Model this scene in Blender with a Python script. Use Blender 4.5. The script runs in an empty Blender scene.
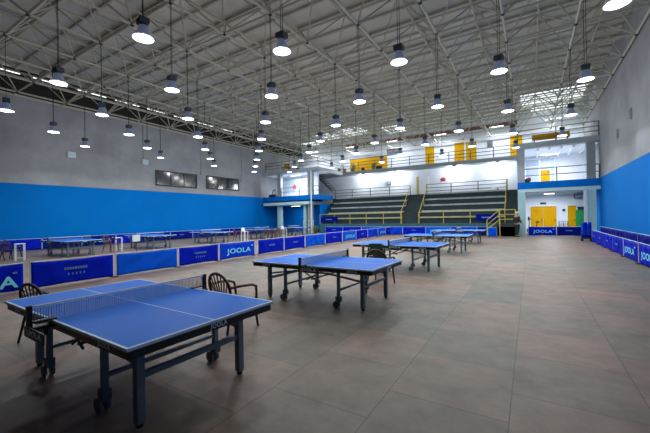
import bpy, math, random
from mathutils import Vector, Matrix
random.seed(7)
PI = math.pi
S = bpy.context.scene
COL = S.collection

# ------------------------------------------------------------------ materials
def lin(c):
    c = c / 255.0
    return c / 12.92 if c <= 0.04045 else ((c + 0.055) / 1.055) ** 2.4
def rgb(r, g, b): return (lin(r), lin(g), lin(b), 1.0)

def mat(name, col, rough=0.5, metal=0.0, noise=0.0, scale=6.0, emit=None, estr=0.0, spec=0.5, bump=0.0):
    m = bpy.data.materials.new(name); m.use_nodes = True
    nt = m.node_tree; n = nt.nodes; l = nt.links
    b = n['Principled BSDF']
    b.inputs['Base Color'].default_value = col
    b.inputs['Roughness'].default_value = rough
    b.inputs['Metallic'].default_value = metal
    b.inputs['Specular IOR Level'].default_value = spec
    if noise or bump:
        tc = n.new('ShaderNodeTexCoord'); tx = n.new('ShaderNodeTexNoise')
        tx.inputs['Scale'].default_value = scale; tx.inputs['Detail'].default_value = 5
        l.new(tc.outputs['Object'], tx.inputs['Vector'])
        if noise:
            r = n.new('ShaderNodeValToRGB')
            r.color_ramp.elements[0].position = 0.3; r.color_ramp.elements[1].position = 0.7
            r.color_ramp.elements[0].color = [c * (1 - noise) for c in col[:3]] + [1]
            r.color_ramp.elements[1].color = [min(1, c * (1 + noise)) for c in col[:3]] + [1]
            l.new(tx.outputs['Fac'], r.inputs['Fac']); l.new(r.outputs['Color'], b.inputs['Base Color'])
        if bump:
            bp = n.new('ShaderNodeBump'); bp.inputs['Strength'].default_value = bump
            l.new(tx.outputs['Fac'], bp.inputs['Height']); l.new(bp.outputs['Normal'], b.inputs['Normal'])
    if emit:
        b.inputs['Emission Color'].default_value = emit; b.inputs['Emission Strength'].default_value = estr
    return m

def node(nt, kind, op=None, **inp):
    x = nt.nodes.new(kind)
    if op: x.operation = op
    for k, v in inp.items(): x.inputs[int(k[1:])].default_value = v
    return x

def wall_mat(name, lower, upper, zsplit, stain):
    """painted wall: blue up to a height, plaster above, with noise stains"""
    m = mat(name, upper, 0.75, spec=0.06); nt = m.node_tree; l = nt.links; b = nt.nodes['Principled BSDF']
    geo = nt.nodes.new('ShaderNodeNewGeometry'); sep = nt.nodes.new('ShaderNodeSeparateXYZ')
    l.new(geo.outputs['Position'], sep.inputs[0])
    gt = node(nt, 'ShaderNodeMath', 'GREATER_THAN', _1=zsplit); l.new(sep.outputs['Z'], gt.inputs[0])
    tx = node(nt, 'ShaderNodeTexNoise'); tx.inputs['Scale'].default_value = 0.55; tx.inputs['Detail'].default_value = 8
    tx.inputs['Roughness'].default_value = 0.65
    l.new(geo.outputs['Position'], tx.inputs['Vector'])
    r = nt.nodes.new('ShaderNodeValToRGB')
    r.color_ramp.elements[0].position = 0.35; r.color_ramp.elements[1].position = 0.62
    r.color_ramp.elements[0].color = [c * (1 - stain) for c in upper[:3]] + [1]; r.color_ramp.elements[1].color = upper
    l.new(tx.outputs['Fac'], r.inputs['Fac'])
    r2 = nt.nodes.new('ShaderNodeValToRGB')
    r2.color_ramp.elements[0].color = [c * 0.88 for c in lower[:3]] + [1]; r2.color_ramp.elements[1].color = [c * 1.08 for c in lower[:3]] + [1]
    l.new(tx.outputs['Fac'], r2.inputs['Fac'])
    mx = nt.nodes.new('ShaderNodeMixRGB'); l.new(gt.outputs[0], mx.inputs['Fac'])
    l.new(r2.outputs['Color'], mx.inputs['Color1']); l.new(r.outputs['Color'], mx.inputs['Color2'])
    l.new(mx.outputs['Color'], b.inputs['Base Color'])
    return m

def floor_mat():
    m = mat('floor_mats', rgb(120, 110, 100), 0.5, spec=0.25); nt = m.node_tree; l = nt.links; b = nt.nodes['Principled BSDF']
    geo = nt.nodes.new('ShaderNodeNewGeometry'); sep = nt.nodes.new('ShaderNodeSeparateXYZ'); cmb = nt.nodes.new('ShaderNodeCombineXYZ')
    l.new(geo.outputs['Position'], sep.inputs[0])
    ax = node(nt, 'ShaderNodeMath', 'ADD', _1=100.17 + 1.0); l.new(sep.outputs['X'], ax.inputs[0])
    ay = node(nt, 'ShaderNodeMath', 'ADD', _1=100.5); l.new(sep.outputs['Y'], ay.inputs[0])
    l.new(ay.outputs[0], cmb.inputs[0]); l.new(ax.outputs[0], cmb.inputs[1])
    br = nt.nodes.new('ShaderNodeTexBrick'); l.new(cmb.outputs[0], br.inputs['Vector'])
    br.offset = 0.5; br.inputs['Scale'].default_value = 1.0
    br.inputs['Brick Width'].default_value = 1.0; br.inputs['Row Height'].default_value = 1.0
    br.inputs['Mortar Size'].default_value = 0.0045; br.inputs['Mortar Smooth'].default_value = 0.3
    br.inputs['Color1'].default_value = FLOOR1; br.inputs['Color2'].default_value = FLOOR2
    br.inputs['Mortar'].default_value = FLOORJ
    tx = nt.nodes.new('ShaderNodeTexNoise'); tx.inputs['Scale'].default_value = 0.16; tx.inputs['Detail'].default_value = 4
    l.new(geo.outputs['Position'], tx.inputs['Vector'])
    r = nt.nodes.new('ShaderNodeValToRGB')
    r.color_ramp.elements[0].position = 0.38; r.color_ramp.elements[1].position = 0.62
    r.color_ramp.elements[0].color = (0.90, 0.99, 0.95, 1); r.color_ramp.elements[1].color = (1.18, 0.97, 0.90, 1)
    l.new(tx.outputs['Fac'], r.inputs['Fac'])
    t2 = nt.nodes.new('ShaderNodeTexNoise'); t2.inputs['Scale'].default_value = 2.2; t2.inputs['Detail'].default_value = 9; t2.inputs['Roughness'].default_value = 0.7
    l.new(geo.outputs['Position'], t2.inputs['Vector'])
    r3 = nt.nodes.new('ShaderNodeValToRGB'); r3.color_ramp.elements[0].color = (0.66, 0.66, 0.66, 1); r3.color_ramp.elements[1].color = (1.28, 1.28, 1.28, 1)
    r3.color_ramp.elements[0].position = 0.3; r3.color_ramp.elements[1].position = 0.7
    l.new(t2.outputs['Fac'], r3.inputs['Fac'])
    m1 = nt.nodes.new('ShaderNodeMixRGB'); m1.blend_type = 'MULTIPLY'; m1.inputs['Fac'].default_value = 1
    m2 = nt.nodes.new('ShaderNodeMixRGB'); m2.blend_type = 'MULTIPLY'; m2.inputs['Fac'].default_value = 1
    l.new(br.outputs['Color'], m1.inputs['Color1']); l.new(r.outputs['Color'], m1.inputs['Color2'])
    l.new(m1.outputs['Color'], m2.inputs['Color1']); l.new(r3.outputs['Color'], m2.inputs['Color2'])
    l.new(m2.outputs['Color'], b.inputs['Base Color'])
    bp = nt.nodes.new('ShaderNodeBump'); bp.inputs['Strength'].default_value = 0.08; l.new(t2.outputs['Fac'], bp.inputs['Height']); l.new(bp.outputs['Normal'], b.inputs['Normal'])
    return m

def court_mat():
    """blue table-tennis surface with white side, end and centre lines, in the table's own coordinates"""
    m = mat('court_blue', rgb(40, 88, 172), 0.42, spec=0.04); nt = m.node_tree; l = nt.links; b = nt.nodes['Principled BSDF']
    tc = nt.nodes.new('ShaderNodeTexCoord'); sep = nt.nodes.new('ShaderNodeSeparateXYZ'); l.new(tc.outputs['Object'], sep.inputs[0])
    au = node(nt, 'ShaderNodeMath', 'ABSOLUTE'); l.new(sep.outputs['X'], au.inputs[0])
    av = node(nt, 'ShaderNodeMath', 'ABSOLUTE'); l.new(sep.outputs['Y'], av.inputs[0])
    g1 = node(nt, 'ShaderNodeMath', 'GREATER_THAN', _1=1.35); l.new(au.outputs[0], g1.inputs[0])
    g2 = node(nt, 'ShaderNodeMath', 'GREATER_THAN', _1=0.7425); l.new(av.outputs[0], g2.inputs[0])
    g3 = node(nt, 'ShaderNodeMath', 'LESS_THAN', _1=0.005); l.new(av.outputs[0], g3.inputs[0])
    a1 = node(nt, 'ShaderNodeMath', 'MAXIMUM'); l.new(g1.outputs[0], a1.inputs[0]); l.new(g2.outputs[0], a1.inputs[1])
    a2 = node(nt, 'ShaderNodeMath', 'MAXIMUM'); l.new(a1.outputs[0], a2.inputs[0]); l.new(g3.outputs[0], a2.inputs[1])
    mx = nt.nodes.new('ShaderNodeMixRGB'); l.new(a2.outputs[0], mx.inputs['Fac'])
    mx.inputs['Color1'].default_value = rgb(0, 106, 216); mx.inputs['Color2'].default_value = rgb(205, 225, 245)
    l.new(mx.outputs['Color'], b.inputs['Base Color'])
    return m

FLOOR1, FLOOR2, FLOORJ = rgb(130, 110, 100), rgb(105, 101, 92), rgb(76, 68, 60)
M = {}
M['floor'] = floor_mat()
M['court'] = court_mat()
M['wall_side'] = wall_mat('wall_side_paint', rgb(0, 112, 196), rgb(158, 160, 164), 3.95, 0.22)
M['wall_white'] = mat('white_plaster', rgb(222, 228, 238), 0.7, noise=0.05, scale=1.0)
M['wall_blue'] = mat('blue_plaster', rgb(0, 104, 190), 0.7, noise=0.06, scale=1.2, spec=0.06)
M['wall_grey'] = mat('grey_plaster', rgb(34, 35, 38), 0.8)
M['column'] = mat('pale_teal_paint', rgb(160, 196, 198), 0.6, noise=0.05, scale=2)
M['column_grey'] = mat('grey_column_paint', rgb(140, 150, 156), 0.6, noise=0.05, scale=2)
M['slab_grey'] = mat('gallery_edge_grey', rgb(156, 166, 172), 0.7, noise=0.08, scale=2)
M['slab_pale'] = mat('pale_soffit', rgb(176, 205, 210), 0.7)
M['brick'] = mat('red_brown_band', rgb(132, 92, 80), 0.85, noise=0.25, scale=5)
M['roof'] = mat('roof_sheet', rgb(208, 208, 196), 0.75, noise=0.08, scale=0.8)
M['purlin'] = mat('purlin_grey', rgb(186, 186, 176), 0.6)
M['truss'] = mat('truss_paint', rgb(186, 184, 168), 0.6)
M['louvre'] = mat('dark_louvre', rgb(50, 48, 46), 0.7)
M['day'] = mat('daylight', rgb(255, 255, 255), 0.5, emit=(0.92, 0.97, 1, 1), estr=1.5)
M['roof_glow'] = mat('roof_glow_panel', rgb(240, 245, 250), 0.5, emit=(0.88, 0.95, 1, 1), estr=0.95)  # emission stands in for glare on the roof underside
M['yellow'] = mat('yellow_door_paint', rgb(206, 156, 0), 0.6, noise=0.06, scale=3, spec=0.1)
M['yellow_rail'] = mat('yellow_rail_paint', rgb(190, 170, 58), 0.6)
M['brown_rail'] = mat('dull_rail_paint', rgb(104, 100, 84), 0.5)
M['dark_rail'] = mat('dark_rail_paint', rgb(74, 80, 82), 0.5)
M['pale_rail'] = mat('pale_rail_paint', rgb(190, 200, 204), 0.5)
M['step_dark'] = mat('bleacher_concrete', rgb(34, 50, 56), 0.8, noise=0.18, scale=3)
M['step_light'] = mat('bleacher_seat', rgb(150, 164, 162), 0.6, noise=0.25, scale=2.5)
M['bleacher_wall'] = mat('bleacher_front_teal', rgb(40, 92, 104), 0.7, noise=0.08, scale=2)
M['cloth_dark'] = mat('barrier_cloth_blue', rgb(0, 26, 176), 0.62, noise=0.08, scale=4, spec=0.06)
M['cloth_navy'] = mat('barrier_cloth_navy', rgb(0, 18, 120), 0.65, noise=0.08, scale=4, spec=0.06)
M['cloth_mid'] = mat('barrier_cloth_royal', rgb(4, 62, 206), 0.6, noise=0.06, scale=4, spec=0.06)
M['cloth_light'] = mat('barrier_cloth_light', rgb(4, 84, 212), 0.6, noise=0.06, scale=4, spec=0.06)
M['letter'] = mat('pale_cyan_print', rgb(130, 222, 250), 0.6)
M['letter_dim'] = mat('grey_blue_print', rgb(90, 130, 186), 0.6)
M['letter_white'] = mat('pale_print', rgb(224, 244, 250), 0.6)
M['white_tube'] = mat('white_tube', rgb(206, 214, 222), 0.4)
M['apron'] = mat('table_apron_dark', rgb(18, 30, 34), 0.45)
M['leg'] = mat('table_leg_grey', rgb(104, 124, 134), 0.4, metal=0.25)
M['black'] = mat('black_plastic', rgb(16, 17, 19), 0.5)
M['caster'] = mat('caster_grey', rgb(92, 104, 110), 0.5)
M['net'] = mat('net_cord', rgb(96, 108, 130), 0.8)
M['tape'] = mat('net_tape_white', rgb(236, 244, 250), 0.7)
M['brown_plastic'] = mat('brown_plastic', rgb(74, 30, 20), 0.4)
M['green_plastic'] = mat('dark_green_plastic', rgb(20, 82, 66), 0.45)
M['red_plastic'] = mat('red_brown_plastic', rgb(84, 34, 30), 0.5)
M['dark_plastic'] = mat('dark_chair_plastic', rgb(30, 26, 30), 0.5)
M['white_plastic'] = mat('white_plastic', rgb(216, 224, 226), 0.5)
M['housing'] = mat('lamp_housing', rgb(62, 70, 78), 0.5, metal=0.2)
M['reflector'] = mat('lamp_reflector', rgb(96, 112, 140), 0.3, emit=(.35,.42,.7,1), estr=.10)
M['lens'] = mat('lamp_lens', rgb(255, 255, 255), 0.4, emit=(0.92, 0.98, 1, 1), estr=5.0)
M['tube'] = mat('tube_glow', rgb(255, 255, 255), 0.4, emit=(0.95, 0.98, 1, 1), estr=3.0)
M['cable'] = mat('black_cable', rgb(20, 20, 22), 0.7)
M['glass_dark'] = mat('dark_glass', rgb(18, 20, 26), 0.12, spec=0.8)
M['frame_dark'] = mat('dark_frame', rgb(40, 42, 46), 0.5)
M['win_white'] = mat('white_window_frame', rgb(232, 238, 242), 0.5)
M['win_pane'] = mat('pale_pane', rgb(176, 192, 210), 0.25)
M['green_fabric'] = mat('green_curtain', rgb(24, 140, 70), 0.7, noise=0.15, scale=2)
M['red'] = mat('red_paint', rgb(176, 52, 48), 0.6)
M['pink'] = mat('faded_red', rgb(190, 130, 130), 0.6)
M['orange'] = mat('orange_plastic', rgb(226, 104, 26), 0.5)
M['leaf'] = mat('leaf_green', rgb(78, 146, 52), 0.6, noise=0.2, scale=9)
M['pot'] = mat('clay_pot', rgb(150, 84, 50), 0.7)
M['skin'] = mat('skin', rgb(176, 126, 100), 0.55)
M['jacket'] = mat('dark_green_jacket', rgb(26, 38, 34), 0.8)
M['trouser'] = mat('dark_trousers', rgb(22, 26, 28), 0.8)
M['hair'] = mat('pale_hair', rgb(206, 202, 190), 0.8)
M['beige'] = mat('beige_jamb', rgb(186, 166, 104), 0.6)
M['poster'] = mat('poster_grey', rgb(120, 132, 150), 0.6, noise=0.4, scale=2.5)
M['poster_red'] = mat('poster_maroon', rgb(110, 50, 66), 0.6)

# ------------------------------------------------------------------ mesh builder
class MB:
    def __init__(s): s.v = []; s.f = []; s.mi = []
    def add(s, vs, fs, mi=0):
        o = len(s.v); s.v += [tuple(v) for v in vs]
        for f in fs: s.f.append([o + i for i in f]); s.mi.append(mi)
        return s
    def box(s, x0, y0, z0, x1, y1, z1, mi=0):
        v = [(x0,y0,z0),(x1,y0,z0),(x1,y1,z0),(x0,y1,z0),(x0,y0,z1),(x1,y0,z1),(x1,y1,z1),(x0,y1,z1)]
        return s.add(v, [(3,2,1,0),(4,5,6,7),(0,1,5,4),(1,2,6,5),(2,3,7,6),(3,0,4,7)], mi)
    def tube(s, a, b, r, n=6, r2=None, mi=0):
        a = Vector(a); b = Vector(b); d = (b - a)
        if d.length < 1e-6: return s
        d.normalize(); t = Vector((0,0,1)) if abs(d.z) < 0.9 else Vector((1,0,0))
        u = d.cross(t).normalized(); w = d.cross(u); r2 = r if r2 is None else r2
        vs = []
        for k in range(n):
            an = 2*PI*(k+.5)/n; e = u*math.cos(an) + w*math.sin(an)
            vs.append(a + e*r)
        for k in range(n):
            an = 2*PI*(k+.5)/n; e = u*math.cos(an) + w*math.sin(an)
            vs.append(b + e*r2)
        fs = [(k, (k+1)%n, n+(k+1)%n, n+k) for k in range(n)] + [tuple(range(n-1,-1,-1)), tuple(range(n,2*n))]
        return s.add(vs, fs, mi)
    def path(s, pts, r, n=6, mi=0):
        for a, b in zip(pts, pts[1:]): s.tube(a, b, r, n, mi=mi)
        return s
    def lathe(s, prof, n=20, c=(0,0,0), mi=0):
        vs = []; fs = []
        for r, z in prof:
            for k in range(n):
                a = 2*PI*k/n; vs.append((c[0]+r*math.cos(a), c[1]+r*math.sin(a), c[2]+z))
        for i in range(len(prof)-1):
            for k in range(n):
                fs.append((i*n+k, i*n+(k+1)%n, (i+1)*n+(k+1)%n, (i+1)*n+k))
        if prof[0][0] > 1e-4: fs.append(tuple(range(n-1,-1,-1)))
        if prof[-1][0] > 1e-4: fs.append(tuple((len(prof)-1)*n+k for k in range(n)))
        return s.add(vs, fs, mi)
    def ball(s, c, rx, ry, rz, n=12, m=8, mi=0):
        vs = []; fs = []
        for i in range(m+1):
            t = PI*i/m
            for k in range(n):
                a = 2*PI*k/n; vs.append((c[0]+rx*math.sin(t)*math.cos(a), c[1]+ry*math.sin(t)*math.sin(a), c[2]+rz*math.cos(t)))
        for i in range(m):
            for k in range(n): fs.append((i*n+k, (i+1)*n+k, (i+1)*n+(k+1)%n, i*n+(k+1)%n))
        return s.add(vs, fs, mi)
    def prism(s, poly, x0, x1, mi=0):
        """polygon of (y,z) extruded along x"""
        n = len(poly); vs = [(x0,)+tuple(p) for p in poly] + [(x1,)+tuple(p) for p in poly]
        return s.add(vs, [tuple(range(n-1,-1,-1)), tuple(range(n,2*n))] + [(k,(k+1)%n,n+(k+1)%n,n+k) for k in range(n)], mi)
    def build(s, name, m, parent=None, smooth=False, bevel=0):
        me = bpy.data.meshes.new(name); me.from_pydata(s.v, [], s.f)
        for x in (m if isinstance(m, list) else [m]): me.materials.append(M[x])
        me.polygons.foreach_set('material_index', s.mi)
        if smooth: me.polygons.foreach_set('use_smooth', [True]*len(me.polygons))
        me.update()
        o = bpy.data.objects.new(name, me); COL.objects.link(o)
        if parent: o.parent = parent
        if bevel:
            bv = o.modifiers.new('bevel', 'BEVEL'); bv.width = bevel; bv.segments = 2; bv.limit_method = 'ANGLE'
        return o

def thing(name, label=None, cat=None, loc=(0,0,0), rz=0, group=None, kind=None):
    o = bpy.data.objects.new(name, None); COL.objects.link(o)
    o.empty_display_size = 0.2
    o.location = loc; o.rotation_euler = (0,0,rz); tag(o, label, cat, group, kind); return o
def tag(o, label=None, cat=None, group=None, kind=None):
    if label: o['label'] = label
    if cat: o['category'] = cat
    if group: o['group'] = group
    if kind: o['kind'] = kind
    return o
def struct(o): o['kind'] = 'structure'; return o
def copy_tree(o, parent=None):
    c = o.copy(); COL.objects.link(c)
    if parent: c.parent = parent
    for ch in list(o.children): copy_tree(ch, c)
    return c

_text = {}
def text_mesh(body, offset=0.02, extrude=0.0015):
    """lettering mesh, height 1 unit, centred"""
    k = (body, offset)
    if k in _text: return _text[k]
    cu = bpy.data.curves.new('lettering', 'FONT'); cu.body = body; cu.size = 1.35; cu.offset = offset
    cu.extrude = 0.012; cu.resolution_u = 3; cu.align_x = 'CENTER'; cu.space_character = 1.08
    o = bpy.data.objects.new('lettering', cu); COL.objects.link(o)
    bpy.context.view_layer.update()
    me = bpy.data.meshes.new_from_object(o.evaluated_get(bpy.context.evaluated_depsgraph_get()))
    bpy.data.objects.remove(o)
    xs = [v.co.x for v in me.vertices]; ys = [v.co.y for v in me.vertices]
    cx = (min(xs)+max(xs))/2; cy = (min(ys)+max(ys))/2; h = max(ys)-min(ys); w = max(xs)-min(xs)
    for v in me.vertices: v.co = Vector(((v.co.x-cx)/w, (v.co.y-cy)/h, v.co.z))   # unit box
    _text[k] = me; return me
def lettering(body, w, h, loc, rot, m, parent, name='lettering', offset=0.02):
    me = text_mesh(body, offset).copy(); me.materials.clear(); me.materials.append(M[m])
    for v in me.vertices: v.co = Vector((v.co.x*w, v.co.y*h, v.co.z*0.15))
    o = bpy.data.objects.new(name, me); COL.objects.link(o); o.parent = parent; o.location = loc; o.rotation_euler = rot
    return o

# ------------------------------------------------------------------ room shell
XL, XR, YB, YF = -25.5, 4.0, 36.0, -10.0
ZW, ZR = 9.1, 10.75
struct(MB().box(XL-.3, YF, -0.2, XR+.3, YB+.3, 0).build('floor', 'floor'))
rf = MB().box(XL-.3, YF, ZR, XR+.3, YB+.3, ZR+.15)
ceiling = struct(rf.build('ceiling', 'roof'))
struct(MB().box(XL-.3, YF, 0, XL, YB, ZW).build('wall_left', 'wall_side'))
struct(MB().box(XR, YF, 0, XR+.3, YB, ZR).build('wall_right', 'wall_side'))
struct(MB().box(XL-.3, YF-.3, 0, XR+.3, YF, ZR).build('wall_front', 'wall_grey'))
struct(MB().box(XL, YB, 6.3, XR, YB+.3, ZR).build('wall_back', 'wall_white'))
struct(MB().box(XL, 34.5, 0, -.75, 34.8, 6.35).build('wall_under_gallery', 'wall_white'))
struct(MB().box(-19, YB-.06, 10.0, -0.9, YB, 10.42).build('trim_1', 'brick'))
# louvred clerestory above the left wall with a lit gap of daylight under the roof
lv = MB().box(XL-.3, YF, ZW, XL-.2, YB, ZR)
for k in range(5): lv.box(XL-.2, YF, ZW+.1+k*.25, XL-.1, YB, ZW+.17+k*.25)
struct(lv.build('wall_left_louvre', 'louvre'))
for k in range(9):
    y0 = 3.0 + k*2.36
    struct(MB().box(XL-.19, y0+.25, 10.46, XL-.15, y0+2.0, 10.51).build('window_%d' % (k+1), 'day'))
# glowing panels added to give the bright glare under the roof above the gallery
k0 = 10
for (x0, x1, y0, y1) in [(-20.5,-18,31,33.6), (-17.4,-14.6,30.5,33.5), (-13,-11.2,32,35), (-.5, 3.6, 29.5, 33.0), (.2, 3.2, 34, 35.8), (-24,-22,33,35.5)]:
    struct(MB().box(x0, y0, ZR-.03, x1, y1, ZR-.01).build('window_%d' % k0, 'roof_glow')); k0 += 1  # added glow panel, numbered on from the windows

# dark framed window openings in the left wall
def wall_window(n, y0, y1, z0, z1):
    r = thing('window_%d' % n, kind='structure', loc=(XL, (y0+y1)/2, z0)); w = (y1-y0)/2; h = z1-z0
    MB().box(.0, -w, 0, .05, w, h).build('pane', 'glass_dark', r)
    f = MB().box(0,-w,-.05,.1,w,.04).box(0,-w,h-.04,.1,w,h+.05).box(0,-w-.05,-.05,.1,-w+.03,h+.05).box(0,w-.03,-.05,.1,w+.05,h+.05)
    for t in (1/3, 2/3): f.box(0, -w+2*w*t-.02, 0, .09, -w+2*w*t+.02, h)
    f.build('window_frame', 'frame_dark', r)
wall_window(20, 15.6, 19.36, 4.48, 5.62); wall_window(21, 20.5, 24.4, 4.52, 5.65)
for y, z, lab in ((9.8, 5.98, 'small grey junction box on left wall nearer the camera'), (14.7, 6.15, 'small grey junction box on left wall near the dark windows')):
    r = thing('junction_box', lab, 'box', (XL, y, z-.16), group='junction boxes on the left wall')
    MB().box(0,-.22,0,.14,.22,.36).build('casing', 'win_white', r, bevel=.01); MB().box(.14,-.2,.02,.15,.2,.34).build('cover', 'slab_pale', r)
for y, z, lab in ((23.0, 5.75, 'lower dark vent on right wall beside the upper gallery'), (20.3, 6.1, 'dark vent on right wall nearer the camera')):
    r = thing('wall_vent', lab, 'vent', (XR, y, z-.25), group='vents on the right wall')
    MB().box(-.05,-.16,0,0,.16,.5).build('frame', 'column_grey', r)
    b = MB()
    for k in range(5): b.box(-.06,-.13,.05+k*.09,-.05,.13,.1+k*.09)
    b.build('slats', 'frame_dark', r)

for y, z0 in ((14.6, 6.3), (19.9, 5.9), (24.9, 5.6)):
    struct(MB().tube((XL+.03,y,z0),(XL+.03,y,ZW),.03,6).box(XL,y-.09,z0-.18,XL+.1,y+.09,z0).build('wall_conduit','column_grey'))
r = thing('bench', 'yellow bench behind the railing on top of the right block', 'bench', (1.35, 29.2, 6.75))
MB().box(-1.15,-.2,.3,1.15,.2,.36).build('seat','yellow',r); MB().box(-1.15,.16,.36,1.15,.2,.75).build('backrest','yellow',r)
for sx in (-1,1): MB().box(sx*1.0-.03,-.18,0,sx*1.0+.03,.18,.3).build('leg','frame_dark',r)

# ------------------------------------------------------------------ space-frame roof
DX, DY = 2.4, 2.36
BX = [1.65 - DX*i for i in range(-1, 12)]; BY = [4.6 + DY*j for j in range(-4, 14)]
BX[0] = 3.9
TX = [x - DX/2 for x in BX[1:-1]] + [BX[1]+1.2, -25.35]; TX = sorted(TX)
TY = [y + DY/2 for y in BY[:-1]]
ZBc, ZTc = 9.1, 10.45
sf = thing('roof_truss', kind='structure', loc=(0, 0, 0))
for y in BY: MB().tube((XL, y, ZBc), (XR, y, ZBc), .05, 6).build('bottom_chord', 'truss', sf)
for x in BX: MB().tube((x, BY[0], ZBc), (x, BY[-1], ZBc), .05, 6).build('bottom_chord', 'truss', sf)
for y in TY: MB().tube((XL, y, ZTc), (XR, y, ZTc), .055, 6).build('top_chord', 'truss', sf)
for x in TX: MB().tube((x, TY[0], ZTc), (x, TY[-1], ZTc), .055, 6).build('top_chord', 'truss', sf)
MB().tube((XL+.08, YF, ZBc), (XL+.08, YB, ZBc), .07, 6).build('wall_plate', 'truss', sf)
MB().tube((XL+.08, YF, 10.2), (XL+.08, YB, 10.2), .05, 6).build('wall_plate', 'truss', sf)
for ty in TY:
    w = MB()
    for tx in TX:
        for bx in BX:
            if abs(bx-tx) < 1.35:
                for by in (ty-DY/2, ty+DY/2): w.tube((tx, ty, ZTc), (bx, by, ZBc), .034, 5)
    w.build('web_braces', 'truss', sf)
nd = MB()
for x in BX:
    for y in BY: nd.ball((x, y, ZBc), .09, .09, .09, 6, 4)
nd.build('bottom_nodes', 'frame_dark', sf)
pr = thing('roof_purlins', kind='structure')
y = YF+.5
while y < YB:
    MB().box(XL, y, ZR-.11, XR, y+.09, ZR).build('purlin', 'purlin', pr); y += 1.18
for x in range(-25, 4, 3):
    MB().box(x, YF, ZR-.06, x+.06, YB, ZR-.001).build('sheet_seam', 'purlin', pr)

# ------------------------------------------------------------------ pendant lamps
ORD = ['first','second','third','fourth','fifth','sixth','seventh','eighth','ninth','tenth','eleventh']
def make_lamp():
    r = thing('pendant_lamp')
    c = MB()
    c.tube((-.03,0,.5),(-.03,0,3.02),.009,5).tube((.03,0,.5),(.03,0,3.02),.009,5).build('cable','cable',r)
    b = MB().box(-.12,-.10,.34,.12,.10,.5)
    for k in range(6): b.box(-.13+.046*k, -.115, .355, -.107+.046*k, .115, .485)
    b.build('ballast_box','housing',r,bevel=.008)
    MB().lathe([(.05,.29),(.09,.30),(.09,.35),(.05,.35)],14).build('neck','housing',r,True)
    MB().lathe([(.09,.31),(.11,.28),(.14,.18),(.20,.05),(.245,.0),(.235,.0),(.19,.05),(.13,.17),(.09,.27)],24).build('reflector','reflector',r,True)
    MB().lathe([(.0,-.01),(.17,-.012),(.23,.004),(.228,.02),(0,.02)],24).build('lens','lens',r,True)
    return r
SPOT_W = 84.0
SIDE_W = 17.0
def add_spot(r):
    L = bpy.data.lights.new('bulb', 'SPOT'); L.energy = SPOT_W; L.spot_size = math.radians(146); L.spot_blend = 0.25
    L.shadow_soft_size = 0.16; L.color = (0.90, 0.98, 1.0)
    o = bpy.data.objects.new('bulb', L); COL.objects.link(o); o.parent = r; o.location = (0,0,-.05)
    # the part of the lens light that spreads sideways
    L = bpy.data.lights.new('side_glow', 'POINT'); L.energy = SIDE_W; L.shadow_soft_size = 0.12; L.color = (0.94, 0.98, 1.0)
    o = bpy.data.objects.new('side_glow', L); COL.objects.link(o); o.parent = r; o.location = (0,0,-.16)
lamp0 = make_lamp(); first = True
for j in range(10):
    row = [i for i in range(0, 11) if (i+j) % 2 == 0]
    shown = [i for i in row if not ((j == 0 and i in (0,2)) or (j == 1 and i == 1))]
    for i in row:
        X, Y = 1.65-2.4*i, 4.6+2.36*j
        if i not in shown and (i,j) != (2,0): continue
        if j == 0 and i > 8: continue
        if j == 1 and i > 9: continue
        r = lamp0 if first else copy_tree(lamp0); first = False
        r.location = (X, Y, 6.08); r.rotation_euler = (0,0,random.uniform(-.3,.3))
        lab = 'black dome pendant lamp above the top edge, nearest over the first table' if (i,j) == (2,0) else 'black dome pendant lamp, %s from the right in the %s row counted from the camera' % (ORD[shown.index(i) if i in shown else 0], ORD[j])
        tag(r, lab, 'lamp', 'dome lamps hung under the roof')
        add_spot(r)

# ------------------------------------------------------------------ railings
def railing(name, label, pts, zb, h, rails, npost, m, rr=.03, group=None, pr=None):
    """pts: list of (x,y,z) corners; posts spread evenly on every run"""
    r = thing(name, label, 'railing', pts[0], 0, group)
    o = Vector(pts[0])
    for a, b, n in zip(pts, pts[1:], npost):
        a = Vector(a)-o; b = Vector(b)-o
        for k in range(n+1):
            p = a.lerp(b, k/n); MB().tube(p, p+Vector((0,0,h)), pr or rr*1.25, 6).build('post', m, r)
        for t in rails: MB().tube(a+Vector((0,0,h*t)), b+Vector((0,0,h*t)), rr, 6).build('rail', m, r)
    return r

# ------------------------------------------------------------------ right block: columns, balcony, gallery
FY = 28.2
LX = -18.1
struct(MB().box(-.75, FY, 3.42, XR, 33, 3.9).build('balcony_slab_right', 'wall_blue'))
struct(MB().box(-.75, FY+.02, 3.18, XR, 33, 3.42).build('balcony_soffit_right', 'slab_pale'))
struct(MB().box(-.75, FY, 6.38, XR, YB, 6.75).build('gallery_slab_right', 'slab_grey'))
for n, (x0, x1) in enumerate(((-.75,-.28), (3.28,3.76))):
    struct(MB().box(x0, FY+.03, 0, x1, FY+.5, 3.2).build('column_right', 'column'))
    struct(MB().box(x0, FY+.03, 3.9, x1, FY+.5, 6.4).build('column_right', 'column_grey'))
struct(MB().box(-.75, 32.5, 0, XR, 32.7, 6.4).build('wall_block_right', 'wall_white'))
struct(MB().box(-.75, FY+.5, 0, -.6, 32.5, 6.4).build('wall_block_right_side', 'wall_white'))
railing('balcony_railing', 'brown three-bar railing on the right blue balcony', [(-.7,FY+.1,3.9),(3.95,FY+.1,3.9)], 3.9, .95, (.5,1), [2], 'brown_rail')
railing('gallery_railing', 'dark three-bar railing on top of the right block under the roof', [(-.7,FY+.1,6.75),(3.95,FY+.1,6.75)], 6.75, .95, (.33,.66,1), [2], 'brown_rail')
struct(MB().box(-.6, FY+.3, 3.9, XR, 32.5, 3.915).build('balcony_floor_right', 'wall_white'))
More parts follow.
